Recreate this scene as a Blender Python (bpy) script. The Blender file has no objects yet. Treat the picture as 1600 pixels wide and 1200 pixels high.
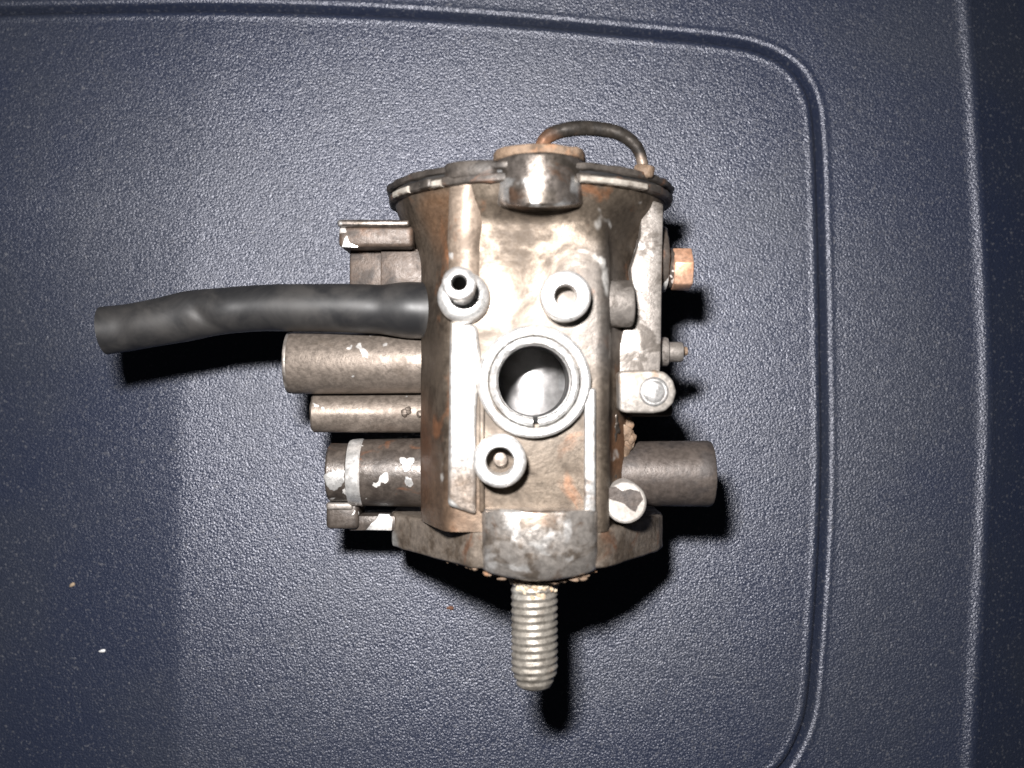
import bpy, bmesh, math, random
import numpy as np
from mathutils import Vector, Matrix, noise
random.seed(7)
S = bpy.context.scene
R = math.radians
MM = 0.001
H = 240.0                       # camera height above the lid, mm

# ------------------------------------------------------------ camera, light, exposure
cam = bpy.data.objects.new('camera', bpy.data.cameras.new('camera'))
S.collection.objects.link(cam); S.camera = cam
cam.location = (0, 0, H*MM)
cam.data.lens = 36; cam.data.sensor_width = 36
cam.data.clip_start = 0.005; cam.data.clip_end = 5
cam.data.dof.use_dof = True
cam.data.dof.focus_distance = 0.211
cam.data.dof.aperture_fstop = 13
w = bpy.data.worlds.new('World'); S.world = w; w.use_nodes = True
w.node_tree.nodes['Background'].inputs[0].default_value = (0.75, 0.85, 1, 1)
w.node_tree.nodes['Background'].inputs[1].default_value = 0.012
ld = bpy.data.lights.new('camera_flash', 'AREA'); ld.shape = 'RECTANGLE'
ld.size = 0.022; ld.size_y = 0.013; ld.energy = 1.4; ld.color = (1.0, 0.975, 0.96)
flash = bpy.data.objects.new('camera_flash', ld); S.collection.objects.link(flash)
flash.location = (-0.022, 0.047, 0.243)
flash.rotation_euler = (Vector((0.0, 0.0, 0.03)) - Vector(flash.location)).to_track_quat('-Z', 'Y').to_euler()
S.view_settings.view_transform = 'Standard'; S.view_settings.look = 'None'
S.view_settings.exposure = 0; S.view_settings.gamma = 1

# ------------------------------------------------------------ helpers
def k(z): return 0.15*(H-z)/H               # mm per photo pixel at height z
def at(px, py, z): return Vector(((px-800)*k(z), (600-py)*k(z), z))
def X(px, z): return (px-800)*k(z)
def Y(py, z): return (600-py)*k(z)
ROOT = Vector((4.0, 0.0, 0.0))
root = None

def finish(name, bm, mat, parent=None, label=None, angle=32, smooth=True, mods=None, wob=0.0, wsc=0.25, world=False):
    off = Vector((0,0,0)) if world else ROOT
    if wob:
        bm.normal_update()
        for v in bm.verts:
            p = v.co*wsc
            v.co += v.normal*wob*(noise.noise(p)+0.5*noise.noise(p*2.7+Vector((9,3,1))))
    for v in bm.verts: v.co = (v.co-off)*MM
    me = bpy.data.meshes.new(name); bm.to_mesh(me); bm.free()
    if smooth:
        me.polygons.foreach_set('use_smooth', [True]*len(me.polygons))
        me.set_sharp_from_angle(angle=R(angle))
    me.materials.append(mat)
    o = bpy.data.objects.new(name, me); S.collection.objects.link(o)
    o.parent = parent if parent is not None else (None if world else root)
    if label: o['label'] = label
    return o

def frame(axis):
    a = Vector(axis).normalized()
    u = a.orthogonal().normalized() if abs(a.z) < 0.999 else Vector((1,0,0))
    if abs(a.z) < 0.999:
        u = Vector((0,0,1)).cross(a).normalized()
    return a, u, a.cross(u)

def lathe(bm, prof, org, axis=(0,0,1), seg=48, a0=0, a1=360, closed=False):
    """prof: list (along, radius)"""
    a, u, v = frame(axis); org = Vector(org)
    full = abs(a1-a0) >= 359.9
    n = seg if full else seg+1
    rings = []
    for (t, r) in prof:
        ring = []
        if r < 1e-6:
            ring = [bm.verts.new(org+a*t)]
        else:
            for i in range(n):
                th = R(a0+(a1-a0)*i/seg)
                ring.append(bm.verts.new(org+a*t+(u*math.cos(th)+v*math.sin(th))*r))
        rings.append(ring)
    pairs = list(zip(rings, rings[1:]))
    if closed: pairs.append((rings[-1], rings[0]))
    m = seg
    for A, B in pairs:
        for i in range(m):
            j = (i+1) % n if full else i+1
            if len(A) == 1 and len(B) == 1: continue
            if len(A) == 1: f = (A[0], B[j], B[i])
            elif len(B) == 1: f = (A[i], A[j], B[0])
            else: f = (A[i], A[j], B[j], B[i])
            try: bm.faces.new(f)
            except ValueError: pass
    if not full and closed:
        for idx in (0, -1):
            try: bm.faces.new([rg[idx] for rg in rings])
            except ValueError: pass
    bmesh.ops.recalc_face_normals(bm, faces=bm.faces[:])
    return bm

def cylp(L0, L1, r, ch=0.4):
    return [(L0, 0), (L0, r-ch), (L0+ch*0.3, r-ch*0.3), (L0+ch, r), (L1-ch, r), (L1-ch*0.3, r-ch*0.3), (L1, r-ch), (L1, 0)]

def prism(bm, pts, z0, z1, bev=0.4, axis='z', segs=2):
    """pts 2-D outline; axis z -> (x,y); axis y -> (x,z) extruded in y"""
    def mk(p, t):
        if axis == 'z': return Vector((p[0], p[1], t))
        if axis == 'y': return Vector((p[0], t, p[1]))
        return Vector((t, p[0], p[1]))
    b = bmesh.new()
    lo = [b.verts.new(mk(p, z0)) for p in pts]; hi = [b.verts.new(mk(p, z1)) for p in pts]
    b.faces.new(lo); b.faces.new(hi)
    n = len(pts)
    for i in range(n): b.faces.new((lo[i], lo[(i+1) % n], hi[(i+1) % n], hi[i]))
    bmesh.ops.recalc_face_normals(b, faces=b.faces[:])
    if bev:
        es = [e for e in b.edges if len(e.link_faces) == 2 and e.calc_face_angle(0) > R(25)]
        bmesh.ops.bevel(b, geom=es, offset=bev, segments=segs, affect='EDGES', profile=0.5, clamp_overlap=True)
    me = bpy.data.meshes.new('t'); b.to_mesh(me); b.free(); bm.from_mesh(me); bpy.data.meshes.remove(me)
    return bm

def box(bm, x0, x1, y0, y1, z0, z1, bev=0.4, segs=2):
    return prism(bm, [(x0,y0),(x1,y0),(x1,y1),(x0,y1)], z0, z1, bev, 'z', segs)

def rounded(pts, it=2, f=0.25):
    for _ in range(it):
        o = []
        for i in range(len(pts)):
            a, b = pts[i], pts[(i+1) % len(pts)]
            o.append((a[0]*(1-f)+b[0]*f, a[1]*(1-f)+b[1]*f)); o.append((a[0]*f+b[0]*(1-f), a[1]*f+b[1]*(1-f)))
        pts = o
    return pts

def catmull(P, n=10):
    P = [Vector(p) for p in P]; Q = [P[0]*2-P[1]]+P+[P[-1]*2-P[-2]]; out = []
    for i in range(1, len(Q)-2):
        p0, p1, p2, p3 = Q[i-1:i+3]
        for s in range(n):
            t = s/n
            out.append(0.5*((2*p1)+(p2-p0)*t+(2*p0-5*p1+4*p2-p3)*t*t+(3*p1-p0-3*p2+p3)*t**3))
    out.append(P[-1]); return out

def tube(bm, path, rad, seg=24, cap=True, flat=None):
    """rad: function of 0..1 ; flat(t)-> vertical squash"""
    n = len(path); rings = []
    for i, p in enumerate(path):
        t = (path[min(i+1, n-1)]-path[max(i-1, 0)]).normalized()
        u = Vector((0,0,1)).cross(t)
        if u.length < 1e-3: u = Vector((1,0,0))
        u.normalize(); v = t.cross(u)
        r = rad(i/(n-1)); q = flat(i/(n-1)) if flat else 1
        rings.append([bm.verts.new(p+(u*math.cos(a)*r/q+v*math.sin(a)*r*q)) for a in [2*math.pi*j/seg for j in range(seg)]])
    for A, B in zip(rings, rings[1:]):
        for j in range(seg): bm.faces.new((A[j], A[(j+1)%seg], B[(j+1)%seg], B[j]))
    if cap: bm.faces.new(rings[0]); bm.faces.new(rings[-1])
    bmesh.ops.recalc_face_normals(bm, faces=bm.faces[:])
    return rings

def blob(bm, p, r, sx=1, sy=1, sz=1, sub=2, amp=0.35):
    m = Matrix.Translation(p) @ Matrix.Diagonal((sx, sy, sz, 1))
    g = bmesh.ops.create_icosphere(bm, subdivisions=sub, radius=r, matrix=m)
    for v in g['verts']:
        d = v.co-Vector(p)
        v.co = Vector(p)+d*(1+amp*noise.noise(v.co*1.1+Vector((3,5,7))))

# ------------------------------------------------------------ materials
def new_mat(name):
    m = bpy.data.materials.new(name); m.use_nodes = True
    nt = m.node_tree; nt.nodes.clear()
    out = nt.nodes.new('ShaderNodeOutputMaterial'); b = nt.nodes.new('ShaderNodeBsdfPrincipled')
    nt.links.new(b.outputs[0], out.inputs[0])
    tc = nt.nodes.new('ShaderNodeTexCoord')
    return m, nt, b, tc.outputs['Object']

def n_noise(nt, vec, scale, detail=4, rough=0.6, dist=0.0, off=(0,0,0), stretch=(1,1,1)):
    mp = nt.nodes.new('ShaderNodeMapping'); mp.inputs['Location'].default_value = off; mp.inputs['Scale'].default_value = stretch
    nt.links.new(vec, mp.inputs['Vector'])
    n = nt.nodes.new('ShaderNodeTexNoise'); n.inputs['Scale'].default_value = scale
    n.inputs['Detail'].default_value = detail; n.inputs['Roughness'].default_value = rough; n.inputs['Distortion'].default_value = dist
    nt.links.new(mp.outputs[0], n.inputs['Vector']); return n.outputs[0]

def n_range(nt, fac, lo, hi, a=0.0, b=1.0):
    r = nt.nodes.new('ShaderNodeMapRange'); r.inputs[1].default_value = lo; r.inputs[2].default_value = hi
    r.inputs[3].default_value = a; r.inputs[4].default_value = b; r.interpolation_type = 'SMOOTHSTEP'
    nt.links.new(fac, r.inputs[0]); return r.outputs[0]

def n_mix(nt, fac, A, B):
    m = nt.nodes.new('ShaderNodeMix'); m.data_type = 'RGBA'
    if isinstance(fac, (int, float)): m.inputs[0].default_value = fac
    else: nt.links.new(fac, m.inputs[0])
    for v, i in ((A, 6), (B, 7)):
        if isinstance(v, tuple): m.inputs[i].default_value = (*v, 1)
        else: nt.links.new(v, m.inputs[i])
    return m.outputs[2]

def n_math(nt, op, a, b=0.0):
    m = nt.nodes.new('ShaderNodeMath'); m.operation = op
    for v, i in ((a, 0), (b, 1)):
        if isinstance(v, (int, float)): m.inputs[i].default_value = v
        else: nt.links.new(v, m.inputs[i])
    return m.outputs[0]

def n_near(nt, vec, c, r0, r1, sc=(1,1,1)):
    """1 near world point c (mm), 0 beyond r1"""
    d = nt.nodes.new('ShaderNodeVectorMath'); d.operation = 'SUBTRACT'
    p = (Vector(c)-ROOT)*MM
    nt.links.new(vec, d.inputs[0]); d.inputs[1].default_value = p
    s = nt.nodes.new('ShaderNodeVectorMath'); s.operation = 'MULTIPLY'; s.inputs[1].default_value = sc
    nt.links.new(d.outputs[0], s.inputs[0])
    l = nt.nodes.new('ShaderNodeVectorMath'); l.operation = 'LENGTH'; nt.links.new(s.outputs[0], l.inputs[0])
    return n_range(nt, l.outputs['Value'], r0*MM, r1*MM, 1.0, 0.0)

def cast(name, base, dark, rust, bare=(0.62,0.60,0.57), f_dark=(0.45,0.62), f_rust=(0.56,0.68), f_bare=(0.66,0.70),
         metal=0.35, rough=0.45, bump=0.25, sc=130, off=(0,0,0), spots=(), fine=900):
    """weathered cast alloy; spots: list (centre mm, r0, r1, colour, strength)"""
    m, nt, b, vec = new_mat(name)
    n1 = n_noise(nt, vec, sc, 6, 0.62, 0.6, off)
    n2 = n_noise(nt, vec, sc*0.7, 5, 0.6, 0.9, (off[0]+.31, off[1]+.12, off[2]))
    n3 = n_noise(nt, vec, sc*1.1, 3, 0.45, 0.4, (off[0]+.71, off[1]-.3, off[2]+.2))
    n4 = n_noise(nt, vec, fine, 4, 0.7, 0.0, off)
    c = n_mix(nt, n_range(nt, n1, *f_dark), base, dark)
    rf = n_math(nt, 'MULTIPLY', n_range(nt, n2, *f_rust), 0.85)
    c = n_mix(nt, rf, c, rust)
    for (cc, r0, r1, col, st) in spots:
        near = n_near(nt, vec, cc, r0, r1)
        fr = n_math(nt, 'MULTIPLY', near, st)
        fr = n_math(nt, 'MULTIPLY', fr, n_range(nt, n1, 0.30, 0.60, 1.0, 0.55))
        c = n_mix(nt, fr, c, col)
    bf = n_range(nt, n3, *f_bare)
    c = n_mix(nt, bf, c, bare)
    # fine mottling
    g = n_range(nt, n4, 0.28, 0.72, 0.76, 1.2)
    mx = nt.nodes.new('ShaderNodeVectorMath'); mx.operation = 'SCALE'
    nt.links.new(c, mx.inputs[0]); nt.links.new(g, mx.inputs['Scale'])
    nt.links.new(mx.outputs[0], b.inputs['Base Color'])
    b.inputs['Metallic'].default_value = metal
    rr = n_range(nt, n1, 0.3, 0.7, rough-0.08, rough+0.15)
    rr = n_math(nt, 'ADD', rr, n_range(nt, n4, 0.3, 0.7, -0.06, 0.06))
    nt.links.new(rr, b.inputs['Roughness'])
    bp = nt.nodes.new('ShaderNodeBump'); bp.inputs['Strength'].default_value = bump; bp.inputs['Distance'].default_value = 0.0004
    hh = n_math(nt, 'ADD', n_math(nt, 'MULTIPLY', n4, 0.7), n1)
    nt.links.new(hh, bp.inputs['Height']); nt.links.new(bp.outputs[0], b.inputs['Normal'])
    return m

TAN = (0.30,0.245,0.195); BRN = (0.10,0.072,0.052); RST = (0.30,0.135,0.062); GRY = (0.36,0.34,0.32)
M = {}
M['body'] = cast('weathered_body_alloy', (0.135,0.107,0.082), (0.066,0.05,0.037), (0.26,0.12,0.06), sc=110,
    f_rust=(0.58,0.72), f_bare=(0.66,0.74), metal=0.6, rough=0.46,
    spots=[((4,2,56), 9, 20, (0.185,0.158,0.134), 0.8), ((18,14,52), 6, 16, (0.17,0.158,0.15), 0.8),
           ((-16,-14,36), 7, 17, (0.15,0.07,0.038), 0.9), ((-14,30,50), 3, 9, (0.24,0.13,0.07), 0.8),
           ((20,-12,44), 3, 8, (0.26,0.12,0.055), 0.9), ((-17,8,40),5,14,(0.055,0.043,0.034),0.85), ((19,29,48),3,9,(0.06,0.048,0.038),0.85), ((-14,-24,50),4,13,(0.22,0.13,0.08),0.7)])
M['light'] = cast('clean_machined_alloy', (0.80,0.785,0.765), (0.66,0.63,0.60), (0.45,0.36,0.28), (0.78,0.77,0.76),
    f_dark=(0.52,0.7), f_rust=(0.62,0.8), f_bare=(0.5,0.62), metal=0.7, rough=0.33, bump=0.10, sc=160)
M['rib'] = cast('scuffed_rib_alloy', (0.62,0.60,0.58), (0.42,0.38,0.33), (0.34,0.22,0.14), (0.75,0.74,0.72),
    f_dark=(0.5,0.66), f_rust=(0.58,0.72), f_bare=(0.5,0.62), metal=0.75, rough=0.36, bump=0.15, sc=120,
    spots=[((-9,-21,54), 2, 9, (0.36,0.25,0.17), 0.9)])
M['steel'] = cast('plated_steel', (0.62,0.61,0.60), (0.45,0.43,0.42), (0.42,0.34,0.27), (0.75,0.75,0.76),
    f_rust=(0.66,0.8), metal=0.75, rough=0.3, bump=0.06, sc=200)
M['flange'] = cast('grimy_flange_alloy', (0.235,0.195,0.16), (0.115,0.088,0.066), (0.19,0.095,0.055), sc=150,
    f_rust=(0.6,0.74), f_bare=(0.74,0.78), metal=0.5, rough=0.48, bump=0.35, spots=[((-25,-33,28), 1, 4, (0.55,0.55,0.53), 1.0)])
M['boss'] = cast('worn_boss_alloy', (0.23,0.20,0.18), (0.10,0.085,0.072), (0.17,0.10,0.065), (0.66,0.65,0.64), sc=170,
    f_rust=(0.56,0.7), f_bare=(0.56,0.66), metal=0.8, rough=0.3, bump=0.2)
M['cover'] = cast('rusty_cover_metal', (0.085,0.073,0.064), (0.04,0.034,0.03), (0.17,0.085,0.05), sc=170,
    f_rust=(0.54,0.68), f_bare=(0.8,0.9), metal=0.3, rough=0.45, bump=0.4)
M['rim'] = cast('pale_gasket_rim', (0.44,0.40,0.35), (0.2,0.17,0.14), (0.2,0.12,0.07), sc=190, f_dark=(0.5,0.66), f_bare=(0.66,0.74), metal=0.2, rough=0.5)
M['stub'] = cast('tan_oxidised_alloy', (0.21,0.175,0.148), (0.145,0.118,0.097), (0.18,0.115,0.075), (0.58,0.56,0.54), sc=190,
    f_dark=(0.5,0.68), f_rust=(0.64,0.75), f_bare=(0.69,0.71), metal=0.6, rough=0.47, bump=0.3)
M['dark'] = cast('dark_oiled_alloy', (0.085,0.07,0.06), (0.05,0.04,0.034), (0.17,0.08,0.045), (0.60,0.58,0.56), sc=190,
    f_rust=(0.60,0.70), f_bare=(0.63,0.65), metal=0.25, rough=0.36, bump=0.25)
M['brown'] = cast('brown_stained_alloy', (0.082,0.06,0.047), (0.04,0.031,0.026), (0.12,0.07,0.045), (0.5,0.48,0.46), sc=190,
    f_rust=(0.54,0.7), f_bare=(0.72,0.75), metal=0.2, rough=0.5, bump=0.35)
M['outlet'] = cast('sooty_outlet_metal', (0.088,0.072,0.063), (0.055,0.046,0.042), (0.13,0.085,0.06), (0.3,0.24,0.2), sc=180,
    f_rust=(0.62,0.8), f_bare=(0.76,0.8), metal=0.3, rough=0.42, bump=0.25)
M['plate'] = cast('mottled_plate_alloy', (0.25,0.225,0.205), (0.11,0.095,0.083), (0.18,0.13,0.10), (0.55,0.54,0.53), sc=210,
    f_dark=(0.47,0.6), f_rust=(0.66,0.8), f_bare=(0.66,0.74), metal=0.5, rough=0.48, bump=0.35)
M['lug'] = cast('pale_lug_alloy', (0.40,0.37,0.34), (0.28,0.25,0.22), (0.25,0.18,0.13), sc=180, f_bare=(0.7,0.8), metal=0.5, rough=0.45, bump=0.25)
M['lower'] = cast('scuffed_lower_boss_alloy', (0.40,0.365,0.335), (0.17,0.14,0.115), (0.22,0.14,0.095), (0.66,0.64,0.62), sc=190, f_rust=(0.58,0.7), f_bare=(0.56,0.68), metal=0.7, rough=0.34, bump=0.22)
M['void'] = cast('bore_shade_black', (0.012,0.011,0.01), (0.006,0.006,0.006), (0.02,0.014,0.01), (0.02,0.02,0.02), metal=0.0, rough=0.7)  # bore walls coloured black to paint in the shade inside the holes
M['pipe'] = cast('tan_passage_alloy', (0.30,0.235,0.185), (0.17,0.13,0.10), (0.24,0.13,0.08), (0.5,0.48,0.46), sc=180, f_bare=(0.64,0.7), metal=0.4, rough=0.48, bump=0.25)
M['stud'] = cast('dull_zinc_stud', (0.36,0.33,0.29), (0.2,0.18,0.155), (0.36,0.23,0.13), (0.62,0.6,0.55), sc=200,
    f_rust=(0.62,0.76), f_bare=(0.62,0.72), metal=0.55, rough=0.44, bump=0.3)
M['brass'] = cast('copper_coloured_brass', (0.86,0.52,0.36), (0.74,0.41,0.26), (0.5,0.25,0.12), (0.8,0.5,0.34), sc=160,
    f_bare=(0.7,0.8), f_rust=(0.66,0.8), metal=0.6, rough=0.38, bump=0.08)
M['crust'] = cast('pale_corrosion_crust', (0.62,0.53,0.40), (0.35,0.25,0.16), (0.4,0.2,0.09), (0.75,0.7,0.6), sc=400,
    metal=0.0, rough=0.8, bump=0.8)
M['rustcrust'] = cast('brown_rust_crust', (0.19,0.13,0.088), (0.10,0.066,0.043), (0.27,0.145,0.08), (0.45,0.38,0.3), sc=300,
    metal=0.0, rough=0.75, bump=0.8)
M['wire'] = cast('blackened_wire', (0.05,0.043,0.037), (0.032,0.028,0.025), (0.15,0.08,0.045), (0.30,0.27,0.25), sc=200,
    f_rust=(0.6,0.75), f_bare=(0.8,0.9), metal=0.5, rough=0.35, bump=0.15,
    spots=[(at(850,235,50), 1.5, 5, (0.45,0.22,0.12), 1.0), (at(1003,262,50), 1.0, 3.2, (0.55,0.42,0.33), 0.9)])
M['slide'] = cast('polished_slide', (0.60,0.585,0.58), (0.52,0.505,0.50), (0.54,0.51,0.49), (0.64,0.64,0.64), sc=120, metal=0.8, rough=0.38, bump=0.01, fine=200, f_dark=(.2,.9))
M['plug'] = cast('chipped_plug_alloy', (0.50,0.47,0.44), (0.36,0.33,0.30), (0.13,0.105,0.09), (0.13,0.11,0.10), sc=115,
    f_rust=(0.7,0.8), f_bare=(0.9,1.0), metal=0.35, rough=0.42, bump=0.15, off=(0.05,0.02,0))

# black rubber
def rubber():
    m, nt, b, vec = new_mat('black_rubber')
    n1 = n_noise(nt, vec, 120, 5, 0.6, 0.5); n2 = n_noise(nt, vec, 900, 3, 0.6)
    c = n_mix(nt, n_range(nt, n1, 0.35, 0.7), (0.014,0.014,0.015), (0.034,0.032,0.031))
    nt.links.new(c, b.inputs['Base Color'])
    nt.links.new(n_range(nt, n1, 0.3, 0.7, 0.43, 0.54), b.inputs['Roughness'])
    b.inputs['Specular IOR Level'].default_value = 0.5
    bp = nt.nodes.new('ShaderNodeBump'); bp.inputs['Strength'].default_value = 0.12; bp.inputs['Distance'].default_value = 0.0002
    nt.links.new(n_math(nt,'ADD',n_math(nt,'MULTIPLY',n2,0.25), n1), bp.inputs['Height']); nt.links.new(bp.outputs[0], b.inputs['Normal'])
    return m
M['rubber'] = rubber()

def lid_mat():
    m, nt, b, vec = new_mat('grained_blue_plastic')
    big = n_noise(nt, vec, 18, 4, 0.55, 0.4)
    glint = n_noise(nt, vec, 1500, 2, 0.6, 0.0, (0.2,0.1,0))
    c = n_mix(nt, n_range(nt, big, 0.35, 0.65), (0.0155,0.021,0.042), (0.020,0.025,0.041))
    c = n_mix(nt, n_math(nt, 'MULTIPLY', n_range(nt, glint, 0.60, 0.70), 0.55), c, (0.15,0.15,0.16))  # pale flecks in the colour imitate glints off the grain
    for (px_, py_, r_, sx_) in ((268,352,2.2,1.6),(885,135,4.5,1.3),(905,150,3.0,1.2),(572,985,3.2,.8),(540,1050,2.0,.8)):
        nr = n_near(nt, vec, at(px_,py_,0)+ROOT, 0.0, r_, (sx_,1,1))
        c = n_mix(nt, n_math(nt, 'MULTIPLY', n_math(nt, 'MULTIPLY', nr, n_range(nt, n_noise(nt, vec, 700, 4, .7), .46, .62)), .5), c, (0.20,0.21,0.22))
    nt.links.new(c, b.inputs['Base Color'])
    nt.links.new(n_range(nt, big, 0.3, 0.7, 0.335, 0.385), b.inputs['Roughness'])
    b.inputs['Specular IOR Level'].default_value = 1.0; b.inputs['Specular Tint'].default_value = (0.90,0.91,1.0,1)
    vo = nt.nodes.new('ShaderNodeTexVoronoi'); vo.feature = 'F1'; vo.inputs['Scale'].default_value = 2500
    vo.inputs['Randomness'].default_value = 1.0
    nt.links.new(vec, vo.inputs['Vector'])
    nn = n_noise(nt, vec, 2800, 3, 0.7, 0.2)
    hh = n_math(nt, 'ADD', n_math(nt, 'MULTIPLY', nn, 0.55), n_math(nt, 'MULTIPLY', vo.outputs['Distance'], -1.5))
    bp = nt.nodes.new('ShaderNodeBump'); bp.inputs['Strength'].default_value = 1.0; bp.inputs['Distance'].default_value = 0.000078
    nt.links.new(hh, bp.inputs['Height']); nt.links.new(bp.outputs[0], b.inputs['Normal'])
    return m
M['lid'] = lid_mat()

# ------------------------------------------------------------ the blue plastic lid (setting)
def poly_dist(PX, PY, line):
    best = np.full(PX.shape, 1e9); side = np.zeros(PX.shape)
    for (x0,y0),(x1,y1) in zip(line, line[1:]):
        dx, dy = x1-x0, y1-y0; L2 = dx*dx+dy*dy
        t = np.clip(((PX-x0)*dx+(PY-y0)*dy)/L2, 0, 1)
        ex, ey = PX-(x0+t*dx), PY-(y0+t*dy); d = np.hypot(ex, ey)
        s = np.sign(dx*(PY-y0)-dy*(PX-x0))
        msk = d < best; best = np.where(msk, d, best); side = np.where(msk, s, side)
    return best, side
TILT = 0.058                            # the lid leans away from the camera towards the top
def gpts(L):
    o = []
    for x, y in L:
        b = (600-y)*.15; Yw = b/(1-b*TILT/H)
        o.append(((x-800)*.15*(H+TILT*Yw)/H, Yw))
    return o
def sm(L, n=8): return [(p.x, p.y) for p in catmull([Vector((a,b,0)) for a,b in L], n)]
gp = gpts([(-180,16),(0,11),(300,10),(520,15),(750,28),(1000,50),(1130,63),(1190,76),(1235,100),(1265,140),(1277,200),(1283,350),(1287,550),(1289,720),(1284,880),(1274,1030),(1266,1110),(1250,1160),(1222,1205),(1170,1240),(1000,1262),(700,1275),(300,1285),(-180,1290),(-330,1270),(-390,1180),(-400,900),(-400,600),(-400,400),(-390,130),(-330,30)])
gl = [(p.x, p.y) for p in catmull([Vector((x_,y_,0)) for x_, y_ in gp[-2:]+gp+gp[:2]], 24)][2*24:-24]
gl = gl[:len(gp)*24]
pts_ = np.array(gl+[gl[0]]); seg_ = np.hypot(*np.diff(pts_, axis=0).T); cum = np.concatenate([[0], np.cumsum(seg_)])
NS = int(cum[-1]/0.9); sa = np.linspace(0, cum[-1], NS, endpoint=False)
GLX, GLY = np.interp(sa, cum, pts_[:,0]), np.interp(sa, cum, pts_[:,1])
groove = list(zip(GLX.tolist(), GLY.tolist())); groove.append(groove[0])
edge = sm(gpts([(1470,-500),(1505,-120),(1522,60),(1533,230),(1543,400),(1549,560),(1549,720),(1541,900),(1531,1080),(1520,1260),(1480,1700)]))
facet = sm(gpts([(345,-300),(330,100),(305,350),(292,600),(286,900),(282,1200),(270,1700)]))
def lin(a, b, st): return list(np.arange(a, b, st))
ts = np.array([0.012]+lin(0.02,0.955,.010)+lin(0.955,1.0,.0022)+lin(1.0,1.045,.0022)+lin(1.045,1.36,.012)+lin(1.36,1.78,.0045)+lin(1.78,2.3,.05))
ts[np.argmin(abs(ts-1))] = 1.0
GX, GY = ts[:,None]*GLX[None,:], ts[:,None]*GLY[None,:]

def lid_height(GX, GY):
    GX = np.asarray(GX, float); GY = np.asarray(GY, float)
    # distance to the groove line, only worked out close to it
    d = np.full(GX.shape, 50.0); flat = d.reshape(-1); fx, fy = GX.reshape(-1), GY.reshape(-1)
    th = np.arctan2(fy, fx); rg_ = np.hypot(fx, fy); tg = np.arctan2(GLY, GLX); o_ = np.argsort(tg)
    rr_ = np.interp(th, tg[o_], np.hypot(GLX, GLY)[o_], period=2*math.pi)
    near = np.where(abs(rg_/rr_-1) < .06)[0]
    A = np.array(groove[:-1]); B = np.array(groove[1:]); D = B-A; L2 = (D**2).sum(1)
    for c0 in range(0, len(near), 4000):
        ii = near[c0:c0+4000]; P = np.stack([fx[ii], fy[ii]], -1)
        j0 = np.searchsorted(tg[o_], th[ii]); cand = (o_[np.clip(j0, 0, NS-1)][:,None]+np.arange(-14, 15)[None,:]) % NS
        w_ = P[:,None,:]-A[cand]; t_ = np.clip((w_*D[cand]).sum(-1)/L2[cand], 0, 1)
        e_ = w_-t_[...,None]*D[cand]; flat[ii] = np.hypot(e_[...,0], e_[...,1]).min(1)
    tt = 1.05-d
    Z = -(tt+np.sqrt(tt*tt+0.10))/2*2.3 + 0.15*np.exp(-((d-2.0)/0.75)**2)
    de, se = poly_dist(GX, GY, edge)
    sd = np.where(GX > 90, de*np.where(se > 0, 1, -1), -50.0)
    Z += 0.45*np.exp(-((sd+1.0)/1.5)**2)
    slope = np.clip(sd, 0, None); Z += np.where(GX > 90, -(np.sqrt(slope**2+0.9**2)-0.9)*0.42, 0)
    df, sf = poly_dist(GX, GY, facet)
    lf = np.where(GX < -60, np.where(sf*FS < 0, df, 0), 0)
    Z -= np.clip((60-GY)/60, 0.25, 1)*(np.sqrt(lf**2+2.0)-1.414)*0.115
    Z += 0.10*np.sin(GX*0.021+0.6)*np.cos(GY*0.026)      # faint warp of the moulding
    Z -= TILT*GY
    Z -= (GX**2+(GY-10)**2)*0.000045                       # the lid is very slightly domed
    return Z
_d, _s = poly_dist(np.array([-150.0]), np.array([0.0]), facet); FS = -float(_s[0])
Z = lid_height(GX, GY)
ny, nx = GX.shape
verts = np.stack([GX, GY, Z], -1).reshape(-1, 3)*MM
idx = np.arange(ny*nx).reshape(ny, nx)
nxt = np.roll(idx, -1, axis=1)
faces = np.stack([idx[:-1], idx[1:], nxt[1:], nxt[:-1]], -1).reshape(-1, 4)
if (GLX[0]*GLY[40]-GLX[40]*GLY[0]) < 0: faces = faces[:, ::-1]
cap = idx[0].tolist()
# thickness: a skirt round the border
border = idx[-1].tolist()
vb = verts[border].copy(); vb[:,2] = -0.02
n0 = len(verts); verts = np.vstack([verts, vb]); nb = len(border)
fl = [tuple(f) for f in faces.tolist()]
fl.append(tuple(cap if (GLX[0]*GLY[40]-GLX[40]*GLY[0]) > 0 else cap[::-1]))
for i in range(nb): fl.append((border[i], n0+i, n0+(i+1)%nb, border[(i+1)%nb]))
me = bpy.data.meshes.new('case_lid'); me.from_pydata(verts.tolist(), [], fl); me.update()
me.polygons.foreach_set('use_smooth', [True]*len(me.polygons)); me.set_sharp_from_angle(angle=R(60))
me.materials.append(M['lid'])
lid = bpy.data.objects.new('case_lid', me); S.collection.objects.link(lid)
lid['kind'] = 'structure'; lid['label'] = 'dark blue grained plastic lid with a moulded groove running round it'

# ------------------------------------------------------------ the carburettor
root = bpy.data.objects.new('carburettor', None); S.collection.objects.link(root)
root.location = ROOT*MM; root.empty_display_size = 0.02
root['label'] = 'dirty old metal carburettor with black hose and threaded stud lying on blue plastic'
root['category'] = 'carburettor'

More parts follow.
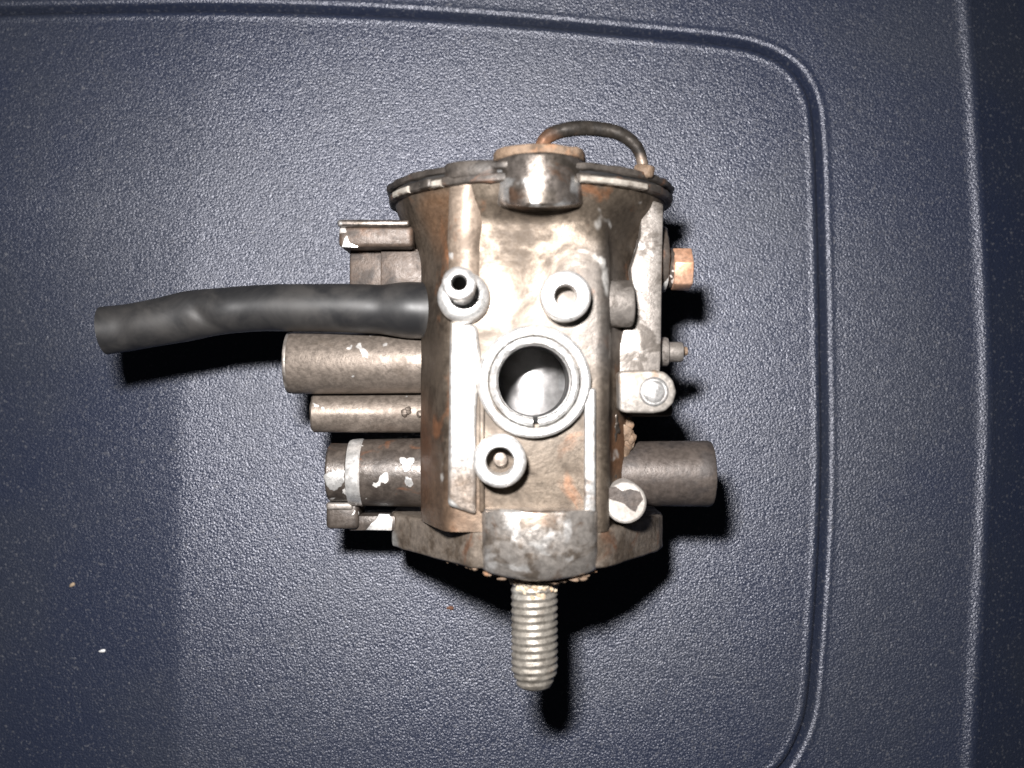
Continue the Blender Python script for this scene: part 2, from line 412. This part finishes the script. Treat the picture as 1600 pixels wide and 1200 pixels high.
CX, CZ = 3.7, 30.0
poly = rounded([(-18.3,22),(-18.3,37),(-15.0,46),(-12.4,52.2),(-10.5,53.2),(16.3,53.6),(17.8,52),(18.6,47),(21,43.5),(23.6,38),(24,30),(23,20),(17,7),(-9,7),(-16,13)], 2, 0.12)
def poly_r(th):
    dx, dz = math.cos(th), math.sin(th); best = 1e9
    for i in range(len(poly)):
        x0, z0 = poly[i][0]-CX, poly[i][1]-CZ; x1, z1 = poly[(i+1)%len(poly)][0]-CX, poly[(i+1)%len(poly)][1]-CZ
        ex, ez = x1-x0, z1-z0; den = dx*ez-dz*ex
        if abs(den) < 1e-9: continue
        t = (x0*ez-z0*ex)/den; s = (x0*dz-z0*dx)/den
        if t > 0 and -1e-6 <= s <= 1+1e-6: best = min(best, t)
    return best
def circ(y):
    P = [(-40,21),(18,21.6),(24,22.6),(29,24.4),(33,26.6),(36.4,27.6),(40,27.8)]
    for (a,ra),(b,rb) in zip(P, P[1:]):
        if y <= b: return ra+(rb-ra)*(y-a)/(b-a)
    return 27.8
def sstep(a, b, x):
    t = min(1, max(0, (x-a)/(b-a))); return t*t*(3-2*t)
NT, ysl = 220, [ -27+0.9*i for i in range(72) if -27+0.9*i < 36.6]+[36.6]
pr = [poly_r(2*math.pi*i/NT) for i in range(NT)]
bm = bmesh.new(); rings = []
for y in ysl:
    ring = []
    for i in range(NT):
        th = 2*math.pi*i/NT
        top = max(0, math.sin(th))**3
        lo = 17+11.5*top; hi = 35-1.5*top
        t = sstep(lo, hi, y)
        r = pr[i]*(1-t)+circ(y)*t
        r += 0.10*noise.noise(Vector((math.cos(th)*3, y*0.16, math.sin(th)*3)))
        ring.append(bm.verts.new((CX+r*math.cos(th), y, CZ+r*math.sin(th))))
    rings.append(ring)
for A, B in zip(rings, rings[1:]):
    for i in range(NT): bm.faces.new((A[i], A[(i+1)%NT], B[(i+1)%NT], B[i]))
bm.faces.new(rings[0]); bm.faces.new(rings[-1])
bmesh.ops.recalc_face_normals(bm, faces=bm.faces[:])
body = finish('body', bm, M['body'], label='stained tan casting between the two end plates', angle=40)
# bore cut out of the casting
BX, BY = X(835,57), Y(596,57)
cb = bmesh.new(); lathe(cb, [(12,0),(12,7.8),(60,7.8),(60,0)], (BX,BY,0), seg=72)
cut = finish('cutter', cb, M['body'])
md = body.modifiers.new('b', 'BOOLEAN'); md.operation = 'DIFFERENCE'; md.solver = 'EXACT'; md.object = cut
dg = bpy.context.evaluated_depsgraph_get(); nm = bpy.data.meshes.new_from_object(body.evaluated_get(dg))
body.modifiers.clear(); body.data = nm; bpy.data.objects.remove(cut)
nm.name = 'body'
nm.polygons.foreach_set('use_smooth', [True]*len(nm.polygons)); nm.set_sharp_from_angle(angle=R(40))

# collar round the bore, sleeve with a split, slide seen inside
bm = bmesh.new(); lathe(bm, [(52.5,8.35),(55.9,8.35),(56.2,8.7),(56.25,9.6),(55.9,10.1),(52.5,10.5)], (BX,BY,0), seg=96, closed=True)
finish('bore_collar', bm, M['light'], wob=0.10, wsc=0.5)
bm = bmesh.new(); lathe(bm, [(51,6.6),(56.1,6.6),(56.6,6.9),(56.75,7.4),(56.5,7.95),(55.8,8.1),(51,8.1)], (BX,BY,0), seg=110, a0=-84, a1=268, closed=True)
for v in bm.verts:
    if v.co.z > 55: v.co.z += 0.12*noise.noise(v.co*1.3); v.co.x += 0.10*noise.noise(v.co*1.7); v.co.y += 0.10*noise.noise(v.co*1.5+Vector((4,4,4)))
finish('bore_sleeve', bm, M['light'])
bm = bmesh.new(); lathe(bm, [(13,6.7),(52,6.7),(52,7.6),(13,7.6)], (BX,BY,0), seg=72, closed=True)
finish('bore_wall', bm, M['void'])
bm = bmesh.new(); lathe(bm, cylp(-8.5, 8.5, 12.0, .5), (BX, BY, 23.5), (0,1,0), seg=80)
finish('throttle_slide', bm, M['slide'], label='shiny rounded slide seen down the bore')

# raised ribs on the machined face
bm = bmesh.new(); prism(bm, [(X(700,54),Y(790,54)),(X(744,54),Y(805,54)),(X(744,54),Y(640,54)),(X(752,54),Y(560,54)),(X(745,54),Y(508,54)),(X(703,54),Y(500,54))], 50, 54.5, 0.7, segs=3)
finish('rib', bm, M['rib'], label='broad bright rib left of the bore', wob=0.06)
bm = bmesh.new(); box(bm, X(749,54), X(757,54), Y(800,54), Y(610,54), 50, 54.3, .25)
finish('rib', bm, M['body'], label='narrow rib beside the broad bright rib')
bm = bmesh.new(); box(bm, X(913,55), X(931,55), Y(801,55), Y(606,55), 50, 55.0, .45, 3)
finish('rib', bm, M['rib'], label='narrow bright rib right of the bore', wob=0.05)
bm = bmesh.new()
tube(bm, [at(731,278,52), at(730,330,51.3), at(728,380,51), at(727,440,51)], lambda t: 3.45, 32)
finish('cast_passage', bm, M['pipe'], wob=0.08)

# socket screws: heads with recesses
def screw(px, py, z0, z1, r, ri, depth, step, label, mat='light'):
    c = at(px, py, z1); bm = bmesh.new()
    pr_ = [(z0,0),(z0,r-0.1),(z1-0.9,r),(z1-0.35,r-0.15),(z1-0.08,r-0.45),(z1,r-0.8),(z1,ri+0.25),(z1-0.2,ri)]
    pr_ += [(z1-depth,ri),(z1-depth,0)] if not step else [(z1-depth,ri),(z1-depth,0)]
    lathe(bm, pr_, (c.x, c.y, 0), seg=56)
    o = finish('socket_screw', bm, M[mat], label=label, wob=0.05, wsc=0.7)
    if step:
        b2 = bmesh.new(); lathe(b2, cylp(z1-depth-.1, z1-depth+step, ri*0.52, .25), (c.x+.05, c.y+.05, 0), seg=28)
        finish('pin', b2, M['stub'], parent=o)
screw(884, 462, 52.5, 58.5, 4.6, 2.0, 5.6, 0, 'clean pale socket screw above right of the bore')
screw(781, 721, 52.5, 59.5, 4.75, 2.5, 6.6, 2.6, 'pale socket screw below left of the bore with a pin in its recess')

# fuel nipple: tilted spigot on a domed base
ax = (at(716,441,65)-at(723,463,56)); ax.normalize()
bo = at(724,463,55)
bm = bmesh.new(); lathe(bm, [(-6,0),(-6,4.2),(-1.5,4.75),(-.4,4.75),(.5,4.5),(1.1,4.0),(1.35,3.4),(1.3,2.4),(1.3,1.5),(-5.6,1.5)], bo, ax, 48)
nb_ = finish('spigot_base', bm, M['light'])
bm = bmesh.new(); lathe(bm, [(0.5,1.5),(0.5,2.2),(5.5,2.3),(6.3,2.75),(8.2,3.0),(8.9,2.9),(9.1,2.55),(9.1,1.6),(8.9,1.4),(7.9,1.35),(0.5,1.4)], bo, ax, 48, closed=True)
sp = finish('spigot', bm, M['steel'])
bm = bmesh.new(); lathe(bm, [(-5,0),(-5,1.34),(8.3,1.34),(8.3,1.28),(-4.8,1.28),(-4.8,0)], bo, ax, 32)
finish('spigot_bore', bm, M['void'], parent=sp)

# ---- top end: cover, gasket, rim, bosses, wire bail
def disc(y0, y1, r, ch, wob=0.12, lob=0.0):
    b = bmesh.new()
    lathe(b, [(y0,0),(y0,r-ch),(y0+ch*.5,r-ch*.2),((y0+y1)/2,r),(y1-ch*.5,r-ch*.2),(y1,r-ch),(y1,0)], (CX,0,CZ), (0,1,0), seg=140)
    for v in b.verts:
        dx, dz = v.co.x-CX, v.co.z-CZ; rr = math.hypot(dx, dz)
        if rr > 3:
            th = math.atan2(dz, dx); s = 1+lob*math.cos(4*th+0.5)
            v.co.x = CX+dx*s; v.co.z = CZ+dz*s
    return b
finish('cover_plate', disc(38.2, 39.6, 29.0, .5, lob=.006), M['cover'], wob=.30, wsc=.4)
finish('gasket', disc(37.6, 38.4, 28.1, .1), M['rubber'])
finish('rim_flange', disc(36.0, 37.7, 28.9, .45, lob=-.004), M['cover'], wob=.26, wsc=.45)
bm = bmesh.new()
pts = [(CX+1.3-10.5,47)]+[(CX+1.3+8.1*math.cos(R(a)), 53.2+8.3*math.sin(R(a))) for a in range(170,9,-20)]+[(CX+1.3+10.5,47)]
prism(bm, rounded(pts,2,.22), 31.0, 40.6, .7, 'y', 3)
bmesh.ops.subdivide_edges(bm, edges=[e for e in bm.edges if e.calc_length() > 2.5], cuts=2, use_grid_fill=True)
for v in bm.verts:            # front end steps back towards the sides
    dd = abs(v.co.x-(CX+1.3))
    if v.co.y < 36: v.co.y += 0.020*dd*dd
finish('top_boss', bm, M['boss'], wob=.12, wsc=.3)
bm = bmesh.new(); prism(bm, rounded([(CX+1.3-9,44),(CX+1.3-8,58),(CX+1.3,61.5),(CX+1.3+8,58),(CX+1.3+9,44)],2,.2), 40.3, 42.2, .5, 'y')
finish('rusty_edge', bm, M['rustcrust'], wob=.3, wsc=.5)
bm = bmesh.new(); prism(bm, rounded([(-12.8,48),(-12.4,53.8),(-10.5,56.0),(-7,57.4),(-2.2,58.3),(-1.6,50)],1,.2), 37.0, 40.1, .8, 'y')
finish('cover_lug', bm, M['cover'], wob=.15)
bm = bmesh.new(); prism(bm, rounded([(-18.5,40),(-17.5,50.5),(-15.0,53.6),(-12.8,50)],1,.2), 36.0, 37.6, .3, 'y'); finish('cover_tab', bm, M['cover'], wob=.12)
for a0_, a1_ in ((107,137),(45,55),(24,37)):
    bm = bmesh.new(); lathe(bm, [(36.0,27.5),(36.0,29.1),(36.2,29.4),(37.0,29.4),(37.2,29.1),(37.2,27.5)], (CX,0,CZ), (0,1,0), seg=24, a0=a0_, a1=a1_, closed=True)
    finish('gasket_tab', bm, M['rim'], wob=.1, wsc=.6)
bm = bmesh.new()
pth = catmull([at(846,250,52), at(846,230,52), at(858,212,51.5), at(890,202,51), at(930,201,50), at(968,209,49.5), at(993,228,49), at(1003,250,48.5), at(1005,272,48)], 9)
tube(bm, pth, lambda t: 1.05+0.35*math.sin(math.pi*min(1,t*1.15)), 18)
finish('wire_loop', bm, M['wire'], wob=.07, wsc=.5)
bm = bmesh.new(); lathe(bm, cylp(-1.2,1.2,1.9,.5), at(1006,268,48), (0.1,1,0.1), 20); finish('loop_foot', bm, M['rustcrust'], wob=.2, wsc=.8)
bm = bmesh.new(); lathe(bm, cylp(-1.2,.8,2.5,.5), at(848,244,51), (0.1,1,0.1), 20); finish('loop_foot', bm, M['rustcrust'], wob=.3, wsc=.8)

# ---- right-hand plate and what sits on it
zz = 44
def P2(L, z): return [(X(a,z), Y(b,z)) for a, b in L]
bm = bmesh.new(); prism(bm, P2([(1002,306),(1037,318),(1035,420),(1033,560),(1028,640),(968,645),(958,580),(972,520),(990,470),(985,420),(1000,370)][::-1], zz), 22, zz, .6, segs=2)
bmesh.ops.triangulate(bm, faces=[f for f in bm.faces if len(f.verts) > 4])
finish('side_plate', bm, M['plate'], wob=.1)
bm = bmesh.new(); lathe(bm, cylp(10, X(991,48), 4.45, .7), (0, Y(474,47), 46.2), (1,0,0), 40)
finish('side_boss', bm, M['plate'], label='short round boss right of the upper socket screw', wob=.15)
bm = bmesh.new(); prism(bm, P2([(966,583),(974,579),(1022,578),(1040,582),(1052,594),(1057,612),(1052,630),(1040,642),(1022,646),(976,645),(968,641)][::-1], 50), 42, 50, .7, segs=3)
lug = finish('side_lug', bm, M['lug'], wob=.06, label='pale round ended lug with a bright pin')
bm = bmesh.new(); c = at(1022,612,50.3); lathe(bm, [(48,0),(48,2.75),(50.05,2.75),(50.25,2.5),(50.1,2.3),(50.1,2.1),(50.6,1.95),(50.75,1.6),(50.75,0)], (c.x,c.y,0), seg=36)
finish('pin', bm, M['steel'], parent=lug)
bm = bmesh.new(); box(bm, X(975,36), X(1046,36), Y(650,36), Y(600,36), 18, 42, 1.0); finish('lug_web', bm, M['dark'], wob=.1)
bm = bmesh.new()
lathe(bm, cylp(27, X(1044,38), 2.9, .5), (0, Y(550,38), 38), (1,0,0), 24); lathe(bm, cylp(27, X(1067,38), 2.0, .5), (0, Y(550,38), 38.2), (1,0,0), 24)
finish('adjuster_screw', bm, M['plate'], wob=.12, wsc=.6)
bm = bmesh.new(); lathe(bm, cylp(28, X(1073,37), .9, .3), (0, Y(549,37), 38), (1,0,0), 16); finish('adjuster_tip', bm, M['rustcrust'])
# dark fittings behind the brass nut
bm = bmesh.new()
lathe(bm, cylp(24, X(1041,36), 6.6, .6), (0, Y(405,36), 35), (1,0,0), 40)
lathe(bm, cylp(26, X(1053,36), 4.0, .5), (0, Y(418,36), 35.4), (1,0,0), 32)
fit = finish('union_seat', bm, M['dark'], wob=.18, wsc=.5)
bm = bmesh.new()
pt = []
for i in range(6):
    a = R(60*i+18); pt.append((Y(421,36)+4.35*math.cos(a), 36+4.35*math.sin(a)))
prism(bm, pt, X(1052,38), X(1082,38), .35, 'x', 2)
lathe(bm, cylp(X(1040,38), X(1053,38), 3.0, .3), (0, Y(421,36), 36), (1,0,0), 24)
finish('brass_nut', bm, M['brass'])

# outlet tube, lower right
bm = bmesh.new(); yc = Y(740,37)
lathe(bm, [(17,0),(17,6.3),(37.7,6.5),(38.7,6.55),(39.4,6.3),(39.55,5.9),(39.4,5.4),(31,5.4),(31,0)], (0,yc,37), (1,0,0), 64)
finish('outlet_tube', bm, M['outlet'], wob=.06, wsc=.3)
bm = bmesh.new(); c = at(978,786,51); lathe(bm, [(40,0),(40,3.85),(50.3,3.9),(50.75,3.75),(51,3.4),(51.05,0)], (c.x,c.y,0), seg=48)
plug = finish('round_plug', bm, M['plug'], label='round pale plug with a dark stain', wob=.05)
bm = bmesh.new()
q = [(950,762),(962,760),(972,767),(985,764),(1000,768),(1005,780),(997,790),(993,800),(985,796),(974,786),(960,782),(948,778)]
prism(bm, P2(q[::-1], 51), 51.0, 51.14, 0.0); bmesh.ops.triangulate(bm, faces=[f for f in bm.faces if len(f.verts)>4])
finish('stain', bm, M['outlet'], parent=plug, smooth=False)
# crust down the right-hand wall
bm = bmesh.new(); random.seed(3)
for i in range(44):
    t = i/43; p = at(972+9*math.sin(t*7)+random.uniform(-7,7), 655+115*t, 42-2*random.random()); blob(bm, p, random.uniform(.6,1.3), .9,1.3,.45, 3, .6)
o = finish('corrosion_crust', bm, M['rustcrust']); o['kind'] = 'stuff'
bm = bmesh.new()
for i in range(16):
    t = i/15; p = at(955+6*math.sin(t*6+1)+random.uniform(-3,3), 655+100*t, 45.5-random.random()); blob(bm, p, random.uniform(.6,1.1), .9,1.3,.45, 3, .6)
o = finish('corrosion_crust', bm, M['boss']); o['kind'] = 'stuff'

# ---- lower end: flange plate, boss, stud
bm = bmesh.new()
fp = [(-25.0,8),(-25.3,27),(-22.5,31.5),(-8,52),(-4,54),(14,54),(18,52),(29.5,34),(31.2,29),(31,9),(22,1),(-14,1)]
prism(bm, rounded(fp,1,.12), -33.8, -26.6, .7, 'y', 3)
bmesh.ops.subdivide_edges(bm, edges=[e for e in bm.edges if e.calc_length() > 3], cuts=3, use_grid_fill=True)
finish('flange_plate', bm, M['flange'], wob=.2, wsc=.3)
bm = bmesh.new()
bp_ = [(-5.9,42),(-5.8,53.0),(-4.2,55.6),(0.5,57.4),(5,58.0),(9.6,57.4),(14.3,55.6),(16.0,53.0),(16.1,42)]
prism(bm, rounded(bp_,2,.2), -35.6, -22.6, .7, 'y', 3)
bmesh.ops.subdivide_edges(bm, edges=[e for e in bm.edges if e.calc_length() > 2.5], cuts=3, use_grid_fill=True)
for v in bm.verts:
    dd = abs(v.co.x-5)
    if v.co.y < -30: v.co.y += 0.014*dd*dd
    if v.co.y < -29 and v.co.z > 50: v.co.z -= (abs(v.co.y)-29)**2*0.05
finish('lower_boss', bm, M['lower'], wob=.22, wsc=.35)
bm = bmesh.new(); random.seed(5)
for i in range(90):
    px = random.uniform(758,930); zz_ = 53.6-random.random()*9; p = Vector((X(px,55), -36.0+random.uniform(-.4,.3)+0.014*(X(px,55)-5)**2, zz_))
    blob(bm, p, random.uniform(.3,.75), 1.5,.6,1, 2, .7)
for i in range(9):
    p = Vector((X(700+i*5.5,45), -33.8, 44+i*.9)); blob(bm, p, random.uniform(.3,.8))
o = finish('rust_crust', bm, M['rustcrust']); o['kind'] = 'stuff'
# threaded stud
SX, SZ, SR = X(835,47), 47.0, 4.45
bm = bmesh.new(); seg = 48; pitch = 1.36; y_start, y_end = -30.0, Y(1077,48); ny_ = 190; rings = []
for i in range(ny_+1):
    y = y_start+(y_end-y_start)*i/ny_; ring = []
    left = (y-y_end)
    tap = SR if left > 3.4 else SR-(3.4-left)*0.40
    if left < .5: tap -= (0.5-left)*1.3
    for j in range(seg):
        a = 2*math.pi*j/seg
        ph = (y/pitch+a/(2*math.pi)) % 1
        dpt = abs(ph-0.5)*2; thr = 0.40*(1-dpt)**1.0
        if y > -37.5: thr *= 0.25
        thr *= 0.8+0.5*noise.noise(Vector((math.cos(a)*2, y*.5, math.sin(a)*2)))
        r = tap-thr*(1 if left > 1.2 else .3)
        ring.append(bm.verts.new((SX+r*math.cos(a), y, SZ+r*math.sin(a))))
    rings.append(ring)
for A, B in zip(rings, rings[1:]):
    for j in range(seg): bm.faces.new((A[j], A[(j+1)%seg], B[(j+1)%seg], B[j]))
bm.faces.new(rings[0]); bm.faces.new(rings[-1]); bmesh.ops.recalc_face_normals(bm, faces=bm.faces[:])
stud = finish('threaded_stud', bm, M['stud'], angle=70)
bm = bmesh.new(); random.seed(9)
for i in range(260):
    a = random.uniform(0.0, math.pi); yy = -35.4-abs(random.gauss(0,1))*1.2*(0.5+0.8*abs(math.sin(a)))
    blob(bm, Vector((SX+(SR-.1)*math.cos(a), max(yy,-40), SZ+(SR-.25)*math.sin(a))), random.uniform(.3,.62), 1,1,.55, sub=2)
o = finish('corrosion_crust', bm, M['crust'], parent=stud); o['kind'] = 'stuff'

# ---- left-hand side: pipes, chamber, lever, hose
bm = bmesh.new(); yc = Y(567,32)
lathe(bm, [(X(452,32),0),(X(452,32),5.5),(X(453,32)+.2,6.1),(X(456,32)+.4,6.35),(-15,6.1),(-15,0)], (0,yc,32), (1,0,0), 60)
big = finish('large_pipe', bm, M['stub'], label='thick tan pipe with white scuffs under the hose', wob=.06)
bm = bmesh.new(); lathe(bm, cylp(X(451,32)-.1, X(457,32), 6.2, .3), (0,yc,32.0), (1,0,0), 60)
finish('end_cap', bm, M['plate'], parent=big)
bm = bmesh.new(); yc = Y(645,29)
lathe(bm, [(X(489,29),0),(X(489,29),3.6),(X(492,29),4.0),(-15,4.15),(-15,0)], (0,yc,29), (1,0,0), 48)
for i in range(5): blob(bm, at(645+random.uniform(-14,14),648+random.uniform(-10,10),33), .8)
finish('small_pipe', bm, M['stub'], label='thinner crusty tan pipe below the thick one', wob=.16, wsc=.5)
bm = bmesh.new(); yc = Y(738,29)
xa, xb, xc_, xd = X(515,29), X(548,29), X(563,29), X(580,29)
lathe(bm, [(xa,0),(xa,5.6),(xa+.4,6.0),(xb-.8,6.0),(xb-.4,6.0),(xb,6.5),(xc_,6.75),(xd,6.85),(-15,7.1),(-15,0)], (0,yc,29), (1,0,0), 64)
capd = finish('dark_spigot', bm, M['dark'], label='dark oily spigot with a bright ring and white chips', wob=.07)
bm = bmesh.new(); lathe(bm, [(xb-.3,5.5),(xb-.1,6.55),(xb+.5,6.8),(xc_+.4,6.98),(xc_+.9,6.7),(xc_+.9,5.5)], (0,yc,29), (1,0,0), 64, closed=True)
finish('ring', bm, M['light'], parent=capd)
bm = bmesh.new(); b0 = bmesh.new()
# curved chip of bare metal lying on the cap
def patch(bm, x0, x1, yc, zc, r, a0, a1, fn):
    nu, nv = 22, 22; g = []
    for i in range(nu+1):
        row = []
        for j in range(nv+1):
            u, v = i/nu, j/nv
            cu, cv = (u-.5)*2, (v-.5)*2
            f = max(abs(cu), abs(cv)); L = math.hypot(cu, cv) or 1; q = f/L
            th0 = math.atan2(cv, cu); w_ = fn(th0)*(1+.22*noise.noise(Vector((math.cos(th0)*2.5+x0, math.sin(th0)*2.5, a0))))
            cu *= q*w_; cv *= q*w_
            x = (x0+x1)/2+(x1-x0)/2*cu; a = R((a0+a1)/2+(a1-a0)/2*cv)
            edge_ = 0.06 if f < .99 else -0.05
            row.append(bm.verts.new((x, yc-(r+edge_)*math.cos(a), zc+(r+edge_)*math.sin(a))))
        g.append(row)
    for i in range(nu):
        for j in range(nv): bm.faces.new((g[i][j], g[i+1][j], g[i+1][j+1], g[i][j+1]))
    bmesh.ops.recalc_face_normals(bm, faces=bm.faces[:])
    bm.normal_update()
    if sum(f.normal.z for f in bm.faces) < 0: bmesh.ops.reverse_faces(bm, faces=bm.faces[:])
patch(bm, xa+.3, xb-.6, yc, 29, 6.0, 55, 105, lambda t: 1+.22*math.sin(2*t+1)+.1*math.sin(3*t)); b0.free()
finish('bare_chip', bm, M['light'], parent=capd)
bm = bmesh.new(); patch(bm, X(628,33), X(648,33), yc, 29, 7.05, 98, 122, lambda t: 1+.3*math.sin(3*t)); finish('bare_chip', bm, M['light'], parent=capd)
bm = bmesh.new(); patch(bm, X(636,33), X(646,33), yc, 29, 7.08, 68, 90, lambda t: 1+.3*math.sin(2*t+2)); finish('bare_chip', bm, M['light'], parent=capd)
# lever under the spigot
bm = bmesh.new(); box(bm, X(509,30), X(560,30), Y(827,30), Y(786,30), 20, 30, .9, 3); box(bm, X(545,28), X(626,28), Y(829,28), Y(805,28), 18, 28.5, .5)
lev = finish('lever', bm, M['dark'], wob=.12)
bm = bmesh.new(); box(bm, X(509,30)+.1, X(552,30), Y(797,30), Y(785,30), 26, 30.4, .5, 3); finish('lever_edge', bm, M['plate'], parent=lev, wob=.12)
bm = bmesh.new(); prism(bm, P2([(572,828),(612,829),(614,812),(608,804),(592,803),(588,811),(580,818)], 28.6)[::-1], 27, 28.75, .1); finish('bare_chip', bm, M['light'], parent=lev)
# stepped chamber above the hose
bm = bmesh.new()
box(bm, X(529,40), X(645,40), Y(386,40), Y(353,40), 26, 40, .8, 3)
box(bm, X(546,34), X(672,34), Y(460,34), Y(388,34), 18, 34, .6)
ch = finish('chamber', bm, M['brown'], wob=.12, label='brown stepped chamber above the hose')
bm = bmesh.new(); box(bm, X(595,35), X(676,35), Y(455,35), Y(392,35), 30, 35.4, .3); finish('chamber_step', bm, M['brown'], parent=ch, label='lighter step of the chamber')
bm = bmesh.new(); box(bm, X(527,41), X(640,41), Y(354,41), Y(343,41), 30, 41.2, .5, 3); finish('chamber_lip', bm, M['boss'], parent=ch, wob=.1)
bm = bmesh.new(); prism(bm, P2([(534,386),(560,386),(546,379),(542,368),(538,372)], 40.1)[::-1], 39.2, 40.12, .05); finish('bare_chip', bm, M['light'], parent=ch)

# hose, hollow at its free end
ctr = [at(163,517,34), at(200,512,34), at(250,503,34.5), at(310,491,35), at(370,484,35.5), at(430,481,36), at(500,481,36.5), at(560,482,37), at(610,484,37.3), at(662,485,37.6), at(672,485,37.6)]
hp = catmull(ctr, 9)
bm = bmesh.new()
def hr(t):
    r = 4.85-0.25*math.sin(math.pi*min(1,t/.7))
    if t > .76: r += 0.75*sstep(.76,.86,t)
    return r
rg = tube(bm, hp, hr, 40, cap=False, flat=lambda t: 1-0.07*math.exp(-((t-.27)/.07)**2))
t0 = (hp[1]-hp[0]).normalized()
inner1 = [bm.verts.new(hp[0]+(v.co-hp[0])*.62) for v in rg[0]]; inner2 = [bm.verts.new(hp[0]+(v.co-hp[0])*.60+t0*14) for v in rg[0]]
n = len(rg[0])
for j in range(n):
    bm.faces.new((rg[0][j], rg[0][(j+1)%n], inner1[(j+1)%n], inner1[j])); bm.faces.new((inner1[j], inner1[(j+1)%n], inner2[(j+1)%n], inner2[j]))
bm.faces.new(inner2)
bmesh.ops.recalc_face_normals(bm, faces=bm.faces[:])
# crease where the hose bends
for v in bm.verts:
    dx = v.co.x-at(335,491,25).x
    up = max(0, (v.co.z-36.5)/3.5)
    v.co.z -= 0.55*up*math.exp(-((dx+(v.co.y-15)*0.9)/1.3)**2)*(1 if v.co.y < 16 else .3)
    v.co.z += 0.3*up*math.exp(-((dx-6)/3.0)**2)
    dx2 = v.co.x-at(226,508,25).x; v.co.z -= 0.22*up*math.exp(-((dx2)/1.6)**2)
hose = finish('hose', bm, M['rubber'], wob=.08, wsc=.12, label='black rubber hose pushed onto the left side', angle=50)
bm = bmesh.new(); random.seed(12)
for i in range(10): blob(bm, at(672+random.uniform(-2,3), 470+i*6, 40-abs(i-4)*.8), random.uniform(.3,.6), sub=1)
o = finish('corrosion_crust', bm, M['rustcrust']); o['kind'] = 'stuff'

# ------------------------------------------------------------ crumbs on the lid
def simple(name, col, rough=.8):
    m, nt, b, vec = new_mat(name); n1 = n_noise(nt, vec, 2500, 3)
    nt.links.new(n_mix(nt, n1, tuple(c*.6 for c in col), tuple(min(1,c*1.3) for c in col)), b.inputs['Base Color']); b.inputs['Roughness'].default_value = rough
    return m
def crumb(px, py, r, col, label, sx=1.6, sy=.8, rot=0):
    b_ = bmesh.new(); blob(b_, Vector((0,0,0)), r, sx, sy, .6, 2, .6)
    zmin = min(v.co.z for v in b_.verts)
    p = at(px, py, 0)
    zl = float(lid_height(np.array([p.x]), np.array([p.y]))[0])
    o = finish('crumb', b_, simple('crumb_'+label.split()[0]+'_stuff', col), world=True, label=label)
    o.rotation_euler.z = R(rot); o.location = (p.x*MM, p.y*MM, (zl-zmin-.05)*MM)
    o['category'] = 'crumb'; return o
crumb(162,1015,.45,(.8,.79,.77),'white crumb, lower of the two at the far left of the lid', 1.7,.7,10)
crumb(110,915,.45,(.36,.27,.18),'tan crumb, upper of the two at the far left of the lid', 1.5,.8,35)
crumb(704,945,.5,(.13,.055,.03),'dark brown crumb beside the shadow left of the threaded stud')
